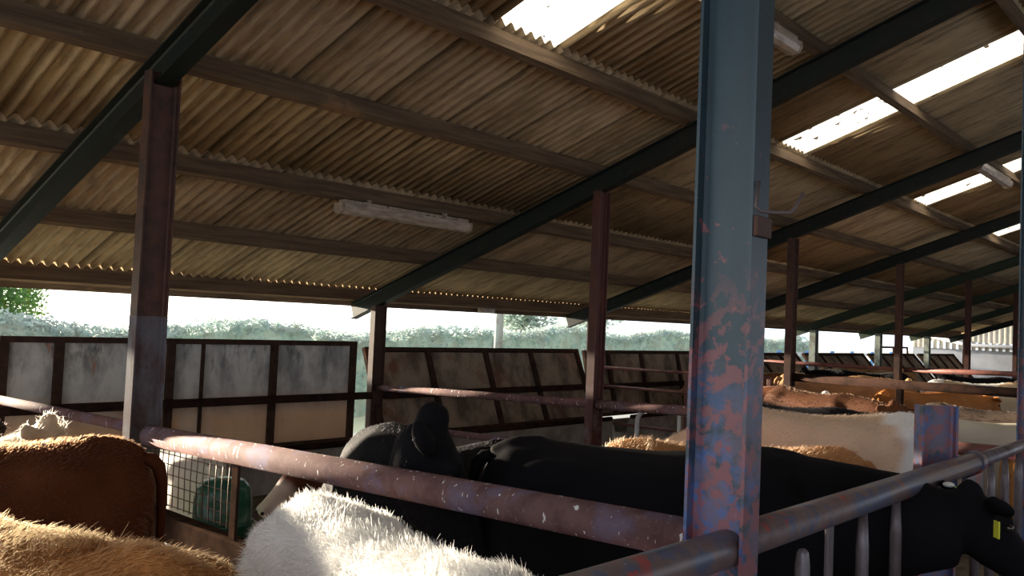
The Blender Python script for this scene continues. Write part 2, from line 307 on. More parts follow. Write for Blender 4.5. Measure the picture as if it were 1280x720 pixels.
# posts
def post(x, y, top, m, label, along='x', h=.2, b=.1, group='steel posts', name='steel_post'):
    mb = MB(); sec = isec(h, b, .008, .011)
    if along == 'x': mb.prism(sec, (x, y, 0), (x, y, top), (0, 1, 0), (1, 0, 0))
    else: mb.prism(sec, (x, y, 0), (x, y, top), (1, 0, 0), (0, 1, 0))
    return single(name, mb, m, label, 'post', (x, y, 0), group)
post(0, 0, RB(0) + .02, M['blue'], 'large blue steel post with flaking red primer, nearest to the viewer', 'y', .205, .108)
p0 = thing('steel_post', 'rust-brown steel post at left with a grey painted lower half', 'post', (0, YM, 0), 'steel posts')
mb = MB(); mb.prism(isec(.2, .1, .008, .011), (0, YM, 1.944), (0, YM, RB(YM) + .09), (0, 1, 0), (1, 0, 0)); tag(mb.build('upper_shaft', M['rust_post'], p0), 'rust-brown upper shaft')
mb = MB(); mb.prism(isec(.202, .102, .010, .012), (0, YM, 0), (0, YM, 1.944), (0, 1, 0), (1, 0, 0)); tag(mb.build('painted_base', M['grey_base'], p0), 'grey painted base')
post(BAY, YM, RB(YM) + .01, M['red_post'], 'red-brown steel post in the middle, left of the blue post', 'x', .18)
post(2 * BAY, YM, RB(YM) + .01, M['rust_post'], 'dark steel post first to the right of the blue post, among the far cattle', 'x', .18)
post(3 * BAY, YM, RB(YM) + .01, M['rust_post'], 'dark steel post second to the right of the blue post, above the far herd', 'x', .18)
post(4 * BAY, YM, RB(YM) + .01, M['red_post'], 'red-brown steel post third to the right of the blue post, before the pale building', 'x', .18)
post(5 * BAY, YM, RB(YM) + .01, M['red_post'], 'thin red-brown steel post at far right, beside the photo edge post', 'x', .18)
post(BAY, .035, RB(.035) + .01, M['blue'], 'dark blue steel post cut by the right edge of the photo', 'y', .2, .1)
post(BAY, YE, RB(YE) + .01, M['rust_post'], 'short dark purple-brown post under the eave, between the two grey barrier panels', 'x')
post(2 * BAY, YE, RB(YE) + .01, M['rust_post'], 'dark eave post mostly hidden behind the middle red-brown post', 'x')
post(3 * BAY, YE, RB(YE) + .01, M['pole'], 'pale eave post beside the large blue post', 'x')  # this and next three eave posts: sunlit look put into a paler colour
post(4 * BAY, YE, RB(YE) + .01, M['pole'], 'pale grey-green eave post, first of the pale ones right of the blue post', 'x', .22, .16)
post(5 * BAY, YE, RB(YE) + .01, M['pole'], 'pale grey-green eave post, second of the pale ones right of the blue post', 'x', .22, .16)
post(6 * BAY, YE, RB(YE) + .01, M['pole'], 'pale grey-green eave post, third of the pale ones right of the blue post', 'x', .22, .16)
post(7 * BAY, YE, RB(YE) + .01, M['rust_post'], 'dark eave post in front of the pale building at the far end', 'x', .22, .16)
st = MB(); st.prism(isec(.2, .1, .009, .012), (2.70, .12, 0), (2.70, .12, 1.64), (.74, .67, 0), (.67, -.74, 0))
single('stub_post', st, M['blue'], 'short blue steel post cut off just above the right-hand rail', 'post', (2.70, .12, 0), 'steel posts')
# ---------------------------------------------------------------- barrier panels along the eave
def panel(x0, x1, ytop, ybot, ztop, zbot, divs, label, m, thin=()):
    t = thing('barrier_panel', label, 'barrier panel', ((x0 + x1) / 2, ybot, zbot), 'cattle barrier panels')
    P = lambda x, z, off=0: Vector((x, ybot + (ytop - ybot) * (z - zbot) / (ztop - zbot) + off, z))
    up = (P(0, ztop) - P(0, zbot)).normalized()
    xs = [x0] + list(divs) + [x1]
    for a, b in zip(xs[:-1], xs[1:]):
        mb = MB(); mb.obox(P((a + b) / 2, zbot), P((a + b) / 2, ztop), (b - a), .02, Vector((0, 1, 0))); mb.build('sheet', m, t)
    for x in xs:
        w = .03 if x in thin else .085
        mb = MB(); mb.obox(P(x, zbot - .02, -.03), P(x, ztop + .01, -.03), w, .06 if w > .05 else .04, Vector((0, 1, 0))); mb.build('upright', M['frame'], t)
    mb = MB(); mb.obox(P(x0 - .04, ztop, -.03), P(x1 + .04, ztop, -.03), .07, .06, up); mb.build('top_rail', M['frame'], t)
    mb = MB(); mb.obox(P(x0 - .04, zbot, -.03), P(x1 + .04, zbot, -.03), .07, .06, up); br = mb.build('bottom_rail', M['frame'], t)
    for f in ((zbot + .01),):
        for x in (x0 + .2, x1 - .2):
            mb = MB(); mb.obox((x, ybot, 0), (x, ybot, zbot - .02), .06, .06, Vector((0, 1, 0))); mb.build('foot', M['frame'], br)
panel(.335, 4.49, 7.8, 7.8, 1.638, .38, (.84, 2.0, 2.38, 3.3), 'upright grey stained barrier panel at left under the eave opening', M['panel'], (2.38,))
panel(4.86, 9.54, 8.0, 7.55, 1.55, .42, (5.98, 7.2, 8.28), 'leaning brown barrier panel between the eave post and the middle red post', M['panel_brown'])
panel(9.80, 14.2, 8.0, 7.75, 1.535, .42, (10.49, 11.6, 12.95), 'barrier panel between the middle red post and the blue post', M['panel_brown'])
FL = ['leaning dark barrier panel seen just right of the blue post', 'leaning dark barrier panel under the first pale eave posts', 'leaning dark barrier panel deep in the barn', 'last leaning dark barrier panel before the far building']
for i in range(4):
    x = 14.6 + BAY * i; panel(x, x + 4.3, 8.05, 7.2, 1.5, .5, (x + 1.1, x + 2.2, x + 3.3), FL[i], M['panel_brown'])
NL = ['in front of the grey panel at left', 'in front of the leaning brown panel', 'between the middle red post and the blue post', 'right of the blue post, far back']
for i in range(3):
    mb = MB(); z = .965 - .012 * i; x0, x1 = BAY * i + .11 if i else .25, BAY * (i + 1) - .11
    mb.box((x0, YE - .1, z - .045), (x1, YE - .03, z + .045), .008)
    t = single('neck_rail', mb, M['dark_rail'], 'dark horizontal rail ' + NL[i], 'rail', (x0, YE, z - .045), 'rails along the eave')
for i in range(3):
    x0, x1 = BAY * i + .3, BAY * (i + 1) - .3
    t = thing('feed_trough', ['low concrete feed trough below the grey panel at left', 'low concrete feed trough below the leaning brown panel', 'low concrete feed trough below the panel left of the blue post'][i], 'trough', (x0, 7.0, 0), 'concrete feed troughs')
    mb = MB(); mb.prism([(0, 0), (.5, 0), (.5, .38), (.42, .38), (.36, .18), (.14, .18), (.08, .44), (0, .44)], (x0, 6.95, 0), (x1, 6.95, 0), (0, 1, 0), (0, 0, 1)); mb.build('trough_body', M['concrete'], t)
    mb = MB(); mb.tube([(x0, 6.98, .475), (x1, 6.98, .475)], .035); tag(mb.build('edge_pipe', M['dark_rail'], t), 'dark pipe along the trough edge')
# ---------------------------------------------------------------- rails
def rail(p0, p1, r, m, label, name='pipe_rail', cap='flat', group='pipe rails', stub=()):
    mb = MB(); n = 2; mb.tube([Vector(p0).lerp(Vector(p1), i / n) for i in range(n + 1)], r, 18, cap)
    return single(name, mb, m, label, 'rail', p0, group)
rail((0, 3.93, 1.20), (0, .10, 1.325), .066, M['rail'], 'thick mauve rusty pipe rail with white splashes, across the foreground to the blue post')
rail((0, 4.1, 1.225), (0, 7.7, 1.145), .037, M['rail'], 'thin pale pipe rail at far left, ending at the rust-brown post')
rail((-2.2, -.03, 1.355), (.06, -.03, 1.325), .057, M['rail_near'], 'flaked blue and red pipe rail with a round tip on the blue post', cap='round')
# sliding mesh guard with flat bar, lower beam
t = thing('wire_guard', 'square wire mesh guard hanging under the thick rail by the rust-brown post', 'wire mesh guard', (0, 3.35, .7))
mb = MB()
for i in range(15):
    y = 3.83 - i * .07; mb.tube([(-.02, y + R.uniform(-.006, .006), .82), (-.02, y + .01, 1.03), (-.02, y, 1.215)], .0032, 6)
for i in range(7):
    z = .825 + i * .06; mb.tube([(-.016, 3.86, z - .0), (-.014, 3.4, z + .004), (-.016, 2.85, z + .012)], .0032, 6)
mb.build('wire_mesh', M['wire'], t)
mb = MB(); mb.box((-.03, 2.825, .56), (-.012, 2.885, 1.25), .003); mb.build('edge_bar', M['frame'], t)
mb = MB(); mb.box((-.05, .15, .62), (.05, 3.93, .775), .01); single('lower_beam', mb, M['frame'], 'dark timber beam below the wire mesh guard, under the thick rail', 'beam', (0, 3.9, .62))
# right-hand feed barrier
t = thing('feed_barrier', 'steel feed barrier of pipe and upright bars running right from the blue post', 'feed barrier', (1.5, 0, 0))
mb = MB(); mb.tube([(.06, -.01, 1.325), (1.5, -.01, 1.318), (2.98, -.01, 1.315)], .057, 18); mb.build('top_rail', M['rail_near'], t)
mb = MB(); mb.tube([(2.90, -.01, 1.315), (4.0, 0, 1.31), (4.72, 0, 1.305)], .042, 16); mb.build('thin_rail', M['steel'], t)
mb = MB(); mb.tube([(2.93, -.01, 1.315), (3.02, -.01, 1.315)], .064, 16); mb.build('sleeve', M['rail_near'], t)
mb = MB(); mb.tube([(.06, 0, .35), (4.72, 0, .35)], .045, 12); mb.build('bottom_rail', M['steel'], t)
mb = MB(); mb.box((.07, -.035, .05), (.125, .0, 1.27), .004); mb.build('end_strip', M['rail_near'], t)
mb = MB(); mb.tube([(.46, -.075, .30), (.46, -.075, 1.2), (.46, -.075, 1.235)], [.026, .026, .022], 14, 'round'); mb.build('bar', M['steel'], t)
mb = MB(); mb.box((.80, -.03, .3), (.86, -.016, 1.30), .003); mb.build('bar', M['steel'], t)
for x in (1.22, 1.64, 3.02, 3.36, 3.72, 4.1):
    mb = MB(); mb.tube([(x, -.012, .3), (x, -.012, 1.12), (x, -.012, 1.27)], [.026, .026, .017], 14); mb.build('bar', M['steel'], t)
mb = MB(); mb.box((2.68, -.05, 1.13), (3.02, -.02, 1.26), .004); mb.build('gusset', M['rail_near'], t)
# pen rails across the barn
rail((BAY, 7.62, 1.065), (BAY, 4.06, 1.185), .045, M['rail'], 'pipe rail from the short eave post to the middle red-brown post')
rail((BAY, 4.0, 1.185), (BAY, 2.62, 1.235), .05, M['rail'], 'pipe rail from the middle red-brown post toward the blue post')
rail((BAY, .95, 1.17), (BAY, .11, 1.19), .05, M['red_rail'], 'short dark red rail at the right edge, behind the blue stub post')
mb = MB(); mb.box((BAY - .05, 2.58, 0), (BAY + .05, 2.68, 1.29), .006); single('rail_support', mb, M['red_post'], 'red-brown rail upright hidden behind the blue post', 'post', (BAY, 2.63, 0))
mb = MB(); mb.box((BAY - .05, .9, 0), (BAY + .05, 1.0, 1.24), .006); single('rail_support', mb, M['red_post'], 'rail upright behind the blue stub post at right', 'post', (BAY, .95, 0))
rail((BAY, 7.0, .60), (BAY, 4.06, .70), .04, M['rail'], 'lower pipe rail behind the black cow head, left of the middle red-brown post')
rail((BAY, 4.0, .70), (BAY, 2.62, .75), .04, M['dark_rail'], 'lower dark pipe rail behind the black cow, right of the middle red-brown post')
t = thing('pen_gate', 'red rusty pen gate of pipes between middle red-brown post and blue post', 'gate', (2 * BAY, 5.8, 0), None)
for z0_, z1_ in ((1.30, 1.34), (.98, 1.02), (.66, .69), (.36, .39)):
    mb = MB(); mb.tube([(2 * BAY, 7.45, z0_), (2 * BAY, 4.35, z1_)], .026, 10); mb.build('gate_bar', M['red_rail'], t)
for y in (7.45, 5.75, 4.35):
    mb = MB(); mb.box((2 * BAY - .02, y - .03, .3), (2 * BAY + .02, y + .03, 1.35), .004); mb.build('upright', M['red_rail'], t)
rail((2 * BAY, 3.98, 1.385), (2 * BAY, -1.5, 1.42), .06, M['dark_rail'], 'thick dark rail in front of the far herd, first one back')
rail((2 * BAY, 3.98, 1.02), (2 * BAY, -1.5, 1.06), .045, M['dark_rail'], 'lower dark rail in front of the far herd, under the thick one')
mb = MB(); mb.box((2 * BAY - .05, 2.45, .0), (2 * BAY + .05, 2.53, 1.33), .005); single('rail_support', mb, M['dark_rail'], 'short dark upright holding the rails of the far herd pen', 'post', (2 * BAY, 2.49, 0))
rail((3 * BAY, 7.64, 1.42), (3 * BAY, 4.07, 1.44), .04, M['red_rail'], 'red rail behind the far herd, left of the second far post')
rail((3 * BAY, 3.93, 1.44), (3 * BAY, 1.0, 1.52), .045, M['red_rail'], 'red rail behind the far herd, right of the second far post')
# white cubicle hoop
t = thing('cubicle_divider', 'white bent tube cubicle divider seen left of the blue post', 'cubicle divider', (8.4, 5.4, 0))
def arc(c, r, a0, a1, ux, uz, n=7): return [Vector(c) + Vector(ux) * r * math.cos(a0 + (a1 - a0) * i / n) + Vector(uz) * r * math.sin(a0 + (a1 - a0) * i / n) for i in range(n + 1)]
dx = Vector((.0, -1, 0)); A = Vector((8.4, 5.87, 0)); top = .79
pts = [A + Vector((0, 0, .0)), A + Vector((0, 0, top - .22))] + arc(A + dx * .2 + Vector((0, 0, top - .2)), .2, math.pi, math.pi / 2, dx, (0, 0, 1)) + [A + dx * 1.0 + Vector((0, 0, top))]
mb = MB(); mb.tube(pts, .035, 12); mb.build('hoop', M['white_metal'], t)
mb = MB(); mb.tube([A + dx * .72 + Vector((0, 0, top - .03)), A + dx * .72], .026, 10); mb.build('support', M['white_metal'], t)
# drinker
t = thing('water_drinker', 'green plastic water bowl with domed hood behind the wire mesh guard', 'drinker', (.24, 3.43, .0))
mb = MB(); c0 = Vector((.24, 3.43, 0)); n = 20
prof = [(.15, .60), (.17, .64), (.175, .70), (.185, .71), (.185, .735), (.172, .74), (.172, .86), (.16, .93), (.12, .975), (.05, .99), (.005, .992)]
def turn(pf, nm, par):
    vs = [(c0.x + r * math.cos(2 * math.pi * k / n), c0.y + r * math.sin(2 * math.pi * k / n), z) for r, z in pf for k in range(n)]
    return MB().add(vs, [(i * n + k, i * n + (k + 1) % n, (i + 1) * n + (k + 1) % n, (i + 1) * n + k) for i in range(len(pf) - 1) for k in range(n)], True).build(nm, M['green_plastic'], par)
bowl = turn(prof[:6], 'bowl', t); turn(prof[4:], 'hood', t)
mb = MB(); mb.tube([(.24, 3.43, 0), (.24, 3.43, .62)], .12, 18); mb.build('pedestal', M['concrete'], t)
t = thing('plastic_tub', 'dark green plastic tub low on the floor below the wire mesh guard', 'tub', (.22, 3.0, 0))
mb = MB(); mb.tube([(.22, 3.0, 0), (.22, 3.0, .05), (.22, 3.0, .5)], [.11, .125, .14], 20); mb.build('tub_body', M['green_plastic'], t)
mb = MB(); mb.tube([(.22, 3.0, .5), (.22, 3.0, .525)], .15, 20); mb.build('rim', M['green_plastic'], t)
# clamp on the blue post
t = thing('hook_bracket', 'small rusty bracket with bent wire hooks on the blue post', 'bracket', (0, -.12, 2.33))
mb = MB(); mb.box((-.05, -.118, 2.30), (.05, -.101, 2.365), .003); mb.build('plate', M['rust_post'], t)
mb = MB(); mb.tube([(-.035, -.112, 2.47), (-.06, -.115, 2.39), (-.045, -.125, 2.375), (.0, -.155, 2.375), (.02, -.19, 2.375), (.03, -.195, 2.385), (.055, -.215, 2.44)], .0055, 8); mb.build('wire_hook', M['rod'], t)
# lamps
def lamp(x0, x1, y, z, label):
    t = thing('fluorescent_lamp', label, 'lamp', ((x0 + x1) / 2, y, z), 'strip lamps under the roof')
    mb = MB(); mb.box((x0 + .02, y - .05, z + .045), (x1 - .02, y + .05, z + .085), .008); mb.build('housing', M['lamp_body'], t)
    mb = MB(); sec = [(-.068, .045), (-.072, .0), (-.05, -.042), (0, -.055), (.05, -.042), (.072, .0), (.068, .045)]
    mb.prism(sec, (x0, y, z), (x1, y, z), (0, 1, 0), (0, 0, 1)); df = mb.build('diffuser', M['diffuser'], t)
    for a in (x0, x1):
        mb = MB(); mb.prism([(p * 1.06, q * 1.06) for p, q in sec], (a - .015, y, z), (a + .015, y, z), (0, 1, 0), (0, 0, 1)); mb.build('end_cap', M['lamp_body'], df)
    for f in (.2, .8):
        a = x0 + (x1 - x0) * f; mb = MB(); mb.box((a - .02, y - .02, z + .08), (a + .02, y + .02, z + .118)); mb.build('bracket', M['lamp_body'], t)
lamp(2.46, 4.2, 5.45, PB(5.45) - .12, 'long dirty strip lamp under the roof, above the eave opening')
lamp(2.5, 4.18, 1.69, PB(1.69) - .12, 'strip lamp end sticking out behind the top of the blue post')
lamp(10.0, 11.7, 1.70, PB(1.70) - .12, 'strip lamp beneath a clear roof sheet, beyond the blue post')
t = thing('bulkhead_light', 'small pale box light on the eave purlin above the leaning panel', 'lamp', (7.3, 8.1, 2.2))
mb = MB(); mb.box((7.15, 8.02, 2.145), (7.47, 8.12, 2.225), .02); mb.build('housing', M['lamp_body'], t)
mb = MB(); mb.box((7.18, 8.0, 2.15), (7.44, 8.03, 2.21), .01); mb.build('lens', M['diffuser'], t)
# ---------------------------------------------------------------- outdoors
single('yard_pole', MB().tube([(9.7, 10, -.03), (9.7, 10, 3.2)], .085, 16), M['pole'], 'grey-green pole standing outside between hedge and leaning panel', 'pole', (9.7, 10, 0))
def leaves(mb, c, r, n, size):
    for _ in range(n):
        while True:
            q = Vector((R.uniform(-1, 1), R.uniform(-1, 1), R.uniform(-1, 1)))
            if q.length < 1: break
        p = Vector(c) + Vector((q.x * r[0], q.y * r[1], q.z * r[2])); a = Vector((R.gauss(0, 1), R.gauss(0, 1), R.gauss(0, 1))).normalized(); b = a.orthogonal().normalized(); s = size * R.uniform(.6, 1.3)
        mb.add([p - a * s, p + b * s * .45, p + a * s, p - b * s * .45], [(0, 1, 2, 3)])
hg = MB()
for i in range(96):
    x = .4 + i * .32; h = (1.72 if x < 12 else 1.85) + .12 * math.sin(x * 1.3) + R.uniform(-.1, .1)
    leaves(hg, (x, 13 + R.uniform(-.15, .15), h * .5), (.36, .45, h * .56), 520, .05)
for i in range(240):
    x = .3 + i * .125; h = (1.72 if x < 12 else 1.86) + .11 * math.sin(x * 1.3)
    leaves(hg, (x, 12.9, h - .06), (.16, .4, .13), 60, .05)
vs = []; nn = 130
for i in range(nn + 1):
    x = .1 + i * .24; h = (1.70 if x < 12 else 1.84) + .11 * math.sin(x * 1.3)
    for k, (dy, fz) in enumerate(((-.5, 0), (-.42, .55), (-.28, .88), (0, .97), (.28, .88), (.42, .55), (.5, 0))):
        vs.append((x, 13 + dy + R.uniform(-.07, .07), max(-.03, h * fz + R.uniform(-.16, .12)) if fz else -.03))
hg.add(vs, [(i * 7 + k, i * 7 + k + 1, i * 7 + k + 8, i * 7 + k + 7) for i in range(nn) for k in range(6)])
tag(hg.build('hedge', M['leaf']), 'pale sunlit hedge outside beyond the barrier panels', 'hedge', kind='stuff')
def tree(x, y, h, r, n, label, m, size=.09):
    t = thing('tree', label, 'tree', (x, y, 0), 'trees outside')
    mb = MB(); mb.tube([(x, y, -.03), (x + .05, y, h * .4), (x - .05, y, h * .8)], [.11, .08, .03], 10); mb.build('trunk', M['bark'], t)
    mb = MB()
    for _ in range(14):
        a, b = R.uniform(0, 6.28), R.uniform(0, 1); leaves(mb, (x + r * .6 * b * math.cos(a), y + r * .6 * b * math.sin(a), h * R.uniform(.45, .95)), (r * .5, r * .5, h * .14), n // 14, size)
    mb.build('crown', m, t)
tree(2.0, 15.2, 3.1, 1.3, 7500, 'yellow-green bush rising above the hedge at the left edge', M['tree_leaf'], .06)
tree(24, 22, 3.6, 2.2, 2600, 'pale tree outside seen just right of the blue post', M['leaf'], .14)
tree(31, 24, 4.2, 2.4, 2600, 'pale tree outside beyond the first pale eave post', M['leaf'], .14)
t = thing('yard_fence', 'pale board fence with blue posts outside right of the blue post', 'fence', (32, 12.2, 0))
for z in (.95, 1.28):
    mb = MB(); mb.box((26, 12.2, z - .07), (42, 12.24, z + .07)); mb.build('board', M['paleboard'], t)
for x in (27, 29.5, 31.95, 34.1, 36.5, 39):
    mb = MB(); mb.box((x - .12, 12.12, -.03), (x + .12, 12.2, 1.42), .01); mb.build('fence_post', M['bluewood'], t)
t = thing('building', 'pale farm building with beige cladding at the far right end', 'building', (37, 3, 0))
mb = MB(); mb.box((37, -8, -.05), (37.3, 10.6, 1.75)); mb.build('lower_wall', M['render'], t)
mb = MB(); n = 380; vs = []
for z in (1.72, 5.5):
    for i in range(n + 1): vs.append((36.93 + (.012 if i % 4 in (0, 1) else 0), -8 + i * 18.6 / n, z))
mb.add(vs, [(i, i + 1, n + 2 + i, n + 1 + i) for i in range(n)]); mb.build('cladding', M['clad'], t)
mb = MB()
for i in range(72): mb.box((36.88, -8 + i * .25, 1.70), (36.92, -7.9 + i * .25, 2.02))
mb.build('toothed_trim', M['paleboard'], t)
mb = MB(); mb.tube([(36.85, 10.5, 2.35), (36.85, 8.4, 1.9), (36.85, -8, 1.85)], .07, 10); mb.build('gutter', M['gutter'], t)
t = thing('pallet_gate', 'dark framed gate leaning by the yard, beyond the last green rafter ends', 'gate', (27.5, 8.6, 0))
mb = MB()
for a, b in (((27.2, 8.6, 0), (27.2, 8.75, 1.75)), ((30.2, 8.6, 0), (30.2, 8.75, 1.75)), ((28.7, 8.6, .0), (28.7, 8.75, 1.75))): mb.obox(a, b, .07, .05, (0, 1, 0))
for z in (.5, 1.1, 1.72): mb.obox((27.2, 8.6 + .085 * z, z), (30.2, 8.6 + .085 * z, z), .05, .07)
mb.build('gate_frame', M['frame'], t)

# ---------------------------------------------------------------- cattle
def vnoise(p, s, seed=0):        # smooth cheap value field for coat patches
    p = p * s; r = np.zeros(len(p)); rng = np.random.default_rng(seed)
    for k in range(9):
        d = rng.normal(size=3); d /= np.linalg.norm(d); f = 1.6 ** (k % 4); r += np.sin(p @ d * f * 2.1 + rng.uniform(0, 6.28)) / f ** .6
    return r / 4
def ring_loft(mb, rings, n=22):
    vs = []
    for (c, ax, ay, w, hu, hd, e) in rings:
        for k in range(n):
            t = 2 * math.pi * k / n; cx, sx = math.cos(t), math.sin(t)
            a = math.copysign(abs(cx) ** e, cx) * w; b = math.copysign(abs(sx) ** e, sx) * (hu if sx > 0 else hd)
            vs.append(Vector(c) + Vector(ax) * a + Vector(ay) * b)
    m = len(rings); fs = [(i * n + k, i * n + (k + 1) % n, (i + 1) * n + (k + 1) % n, (i + 1) * n + k) for i in range(m - 1) for k in range(n)]
    fs += [list(range(n))[::-1], [(m - 1) * n + k for k in range(n)]]; mb.add(vs, fs, True)
def cow(loc, heading, label, colf, sc=1.0, poll=None, muzzle=None, hs=1.0, group='cattle', voxel=.022, hair=0, hl=.03, curl=0, ears=1.0, nkf=1.0, tags=(), hair_r=.0013, eartags=None, comb=.6, ear_up=0.0):
    """loc: ground point under the middle of the body; heading: direction the body faces; poll, muzzle: world points"""
    hd = Vector((heading[0], heading[1], 0)).normalized(); rot = Matrix(((hd.x, -hd.y, 0), (hd.y, hd.x, 0), (0, 0, 1)))
    loc = Vector((loc[0], loc[1], 0)); inv = rot.transposed()
    toL = lambda p: (inv @ (Vector(p) - loc)) / sc
    X, Y, Z = Vector((1, 0, 0)), Vector((0, 1, 0)), Vector((0, 0, 1)); mb = MB()
    tor = [(-.85, 1.06, .10, .10, .14), (-.81, 1.06, .19, .20, .24), (-.72, 1.02, .25, .315, .33), (-.55, 1.0, .29, .36, .37), (-.3, .97, .325, .365, .40), (0, .95, .345, .37, .42), (.25, .95, .33, .385, .40), (.48, .97, .285, .40, .37), (.64, .98, .23, .37, .33), (.78, .97, .15, .28, .24), (.84, .96, .07, .14, .12)]
    ring_loft(mb, [((x, 0, z), Y, Z, w, hu, hb, .82 if -.8 < x < .6 else .95) for x, z, w, hu, hb in tor])
    for s in (-1, 1):
        mb.ball((-.50, s * .185, 1.215), (.20, .115, .095)); mb.ball((-.74, s * .09, 1.13), (.12, .09, .14))
        mb.ball((.50, s * .20, .92), (.20, .10, .36)); mb.ball((-.62, s * .19, .86), (.23, .12, .36))
        mb.tube([(.52, s * .17, .78), (.50, s * .17, .52), (.515, s * .165, .36), (.50, s * .16, .12), (.52, s * .16, .05)], [.115, .075, .058, .042, .052], 12)
        mb.tube([(.52, s * .16, .07), (.545, s * .16, .0)], [.05, .066], 12)
        mb.tube([(-.60, s * .19, .82), (-.56, s * .20, .62), (-.70, s * .18, .42), (-.66, s * .17, .14), (-.63, s * .17, .06)], [.17, .12, .06, .045, .052], 12)
        mb.tube([(-.63, s * .17, .07), (-.605, s * .17, .0)], [.05, .066], 12)
    mb.ball((.52, 0, 1.27), (.24, .09, .10)); mb.ball((.60, 0, .74), (.19, .14, .22)); mb.ball((.1, 0, .74), (.55, .27, .24)); mb.tube([(-.80, 0, 1.27), (-.7, 0, 1.31), (-.55, 0, 1.335)], [.05, .06, .05], 10)
    P = toL(poll) if poll else Vector((1.22, 0, 1.28)); Q = toL(muzzle) if muzzle else Vector((1.58, 0, .86))
    D = (Q - P).normalized(); hs_ = hs / sc if poll else hs; side = D.cross(Z)
    side = -side.normalized() if side.length > .1 else Y; U = D.cross(side); U = U if U.z > 0 else -U
    if side.dot(Y) < 0: pass
    A = Vector((.52, 0, 1.02)); N1 = A.lerp(P, .5) + Vector((0, 0, -.01)); jaw = P + D * .12 * hs_ - U * .09 * hs_
    nk = [(A, .24, .34), (A.lerp(jaw, .35) + Z * .01, .19 * nkf, .285 * nkf), (A.lerp(jaw, .68) + Z * .01, .15 * nkf, .235 * nkf), (A.lerp(jaw, .93), .12 * hs_ ** .5, .17 * hs_ ** .5)]
    nd = (jaw - A).normalized(); nu = (Z - nd * Z.dot(nd)); nu = nu.normalized() if nu.length > .2 else X; ns = nd.cross(nu)
    ring_loft(mb, [(c, ns, nu, w, h, h, 1) for c, w, h in nk], 16)
    H = lambda t, u, v=0: P + D * t * hs_ + U * u * hs_ + side * v * hs_
    hr = [(-.03, .055, .05, .05), (.0, .088, .075, .10), (.07, .112, .085, .145), (.17, .116, .084, .168), (.26, .100, .076, .155), (.35, .084, .068, .125), (.43, .082, .064, .105), (.50, .088, .062, .095), (.555, .080, .048, .075), (.58, .055, .03, .05)]
    ring_loft(mb, [(H(t, -.02), side, U, w * hs_, a * hs_, b * hs_, .9) for t, w, a, b in hr], 18)
    mb.ball(H(-.02, .03), .06 * hs_)
    for s in (-1, 1):
        mb.ball(H(.15, .035, s * .088), .036 * hs_); mb.ball(H(.545, .012, s * .045), .034 * hs_)
        if ears:
            b0, b1, b2 = H(.03, .0, s * .09), H(.015, -.01 + ear_up * .5, s * (.09 + .10 * ears)), H(.03, -.03 + ear_up, s * (.09 + .19 * ears))
            mb.tube([b0, b0.lerp(b1, .5), b1, b1.lerp(b2, .55), b2], [.035 * hs_, .06 * hs_, .075 * hs_, .06 * hs_, .016 * hs_], 12, sc=(.40, 1), up=D)
    me = mb.mesh('cow'); o = bpy.data.objects.new('cow', me); C.objects.link(o)
    md = o.modifiers.new('r', 'REMESH'); md.mode = 'VOXEL'; md.voxel_size = voxel; md.use_smooth_shade = True
    m2 = o.modifiers.new('s', 'SMOOTH'); m2.factor = .5; m2.iterations = 14
    dg = bpy.context.evaluated_depsgraph_get(); ev = o.evaluated_get(dg); new = bpy.data.meshes.new_from_object(ev, depsgraph=dg)
    o.modifiers.clear(); o.data = new; bpy.data.meshes.remove(me); new.name = 'cow'
    new.polygons.foreach_set('use_smooth', [True] * len(new.polygons))
    nv = len(new.vertices); co = np.empty(nv * 3); new.vertices.foreach_get('co', co); co = co.reshape(-1, 3)
    Pn, Dn, Un, Sn = (np.array(v) for v in (P, D, U, side))
    def colour(p):
        q = p - Pn; t = (q @ Dn) / hs_; u = (q @ Un) / hs_; v = (q @ Sn) / hs_
        head = (t > -.05) & (t < .62) & (np.abs(v) < .31) & (np.abs(u) < .24)
        return np.clip(colf(p, t, u, v, head), 0, 1)
    cl = np.ones((nv, 4)); cl[:, :3] = colour(co)
    at = new.color_attributes.new('Col', 'FLOAT_COLOR', 'POINT'); at.data.foreach_set('color', cl.ravel())
    new.materials.clear(); new.materials.append(M['coat'])
    o.location = loc; o.rotation_euler = (0, 0, math.atan2(hd.y, hd.x)); o.scale = (sc,) * 3
    tag(o, label, 'cow', group); o['base'] = (0, 0, 0)
    for s in (-1, 1):
        MB().ball(H(.17, .012, s * .103), .021 * hs_).build('eye', M['eye'], o); MB().ball(H(.583, .014, s * .048), (.016 * hs_,) * 3).build('nostril', M['nostril'], o)
    tl = MB(); tl.tube([(-.79, 0, 1.27), (-.84, 0, 1.265), (-.87, 0, 1.23), (-.885, 0, 1.16), (-.89, 0, 1.0), (-.885, 0, .8), (-.885, 0, .6), (-.89, 0, .5)], [.03, .032, .03, .025, .02, .017, .014, .013], 10)
    tl.tube([(-.89, 0, .52), (-.895, 0, .42), (-.89, 0, .28)], [.018, .036, .008], 10); tm = tl.build('tail', M['coat'], o)
    at = tm.data.color_attributes.new('Col', 'FLOAT_COLOR', 'POINT'); tc = np.ones((len(tm.data.vertices), 4)); tc[:, :3] = colour(np.array([[-.8, 0, 1.25]]))[0]; at.data.foreach_set('color', tc.ravel())
    for (pt, mm, kind) in (eartags or ()):
        c = H(*pt)
        if kind == 'round': mb = MB().ball(c, (.026, .026, .012), rot=None)
        else: mb = MB().box(c - Vector((.004, .02, .036)), c + Vector((.004, .02, .036)), .003)
        mb.build('ear_tag', M[mm], o)
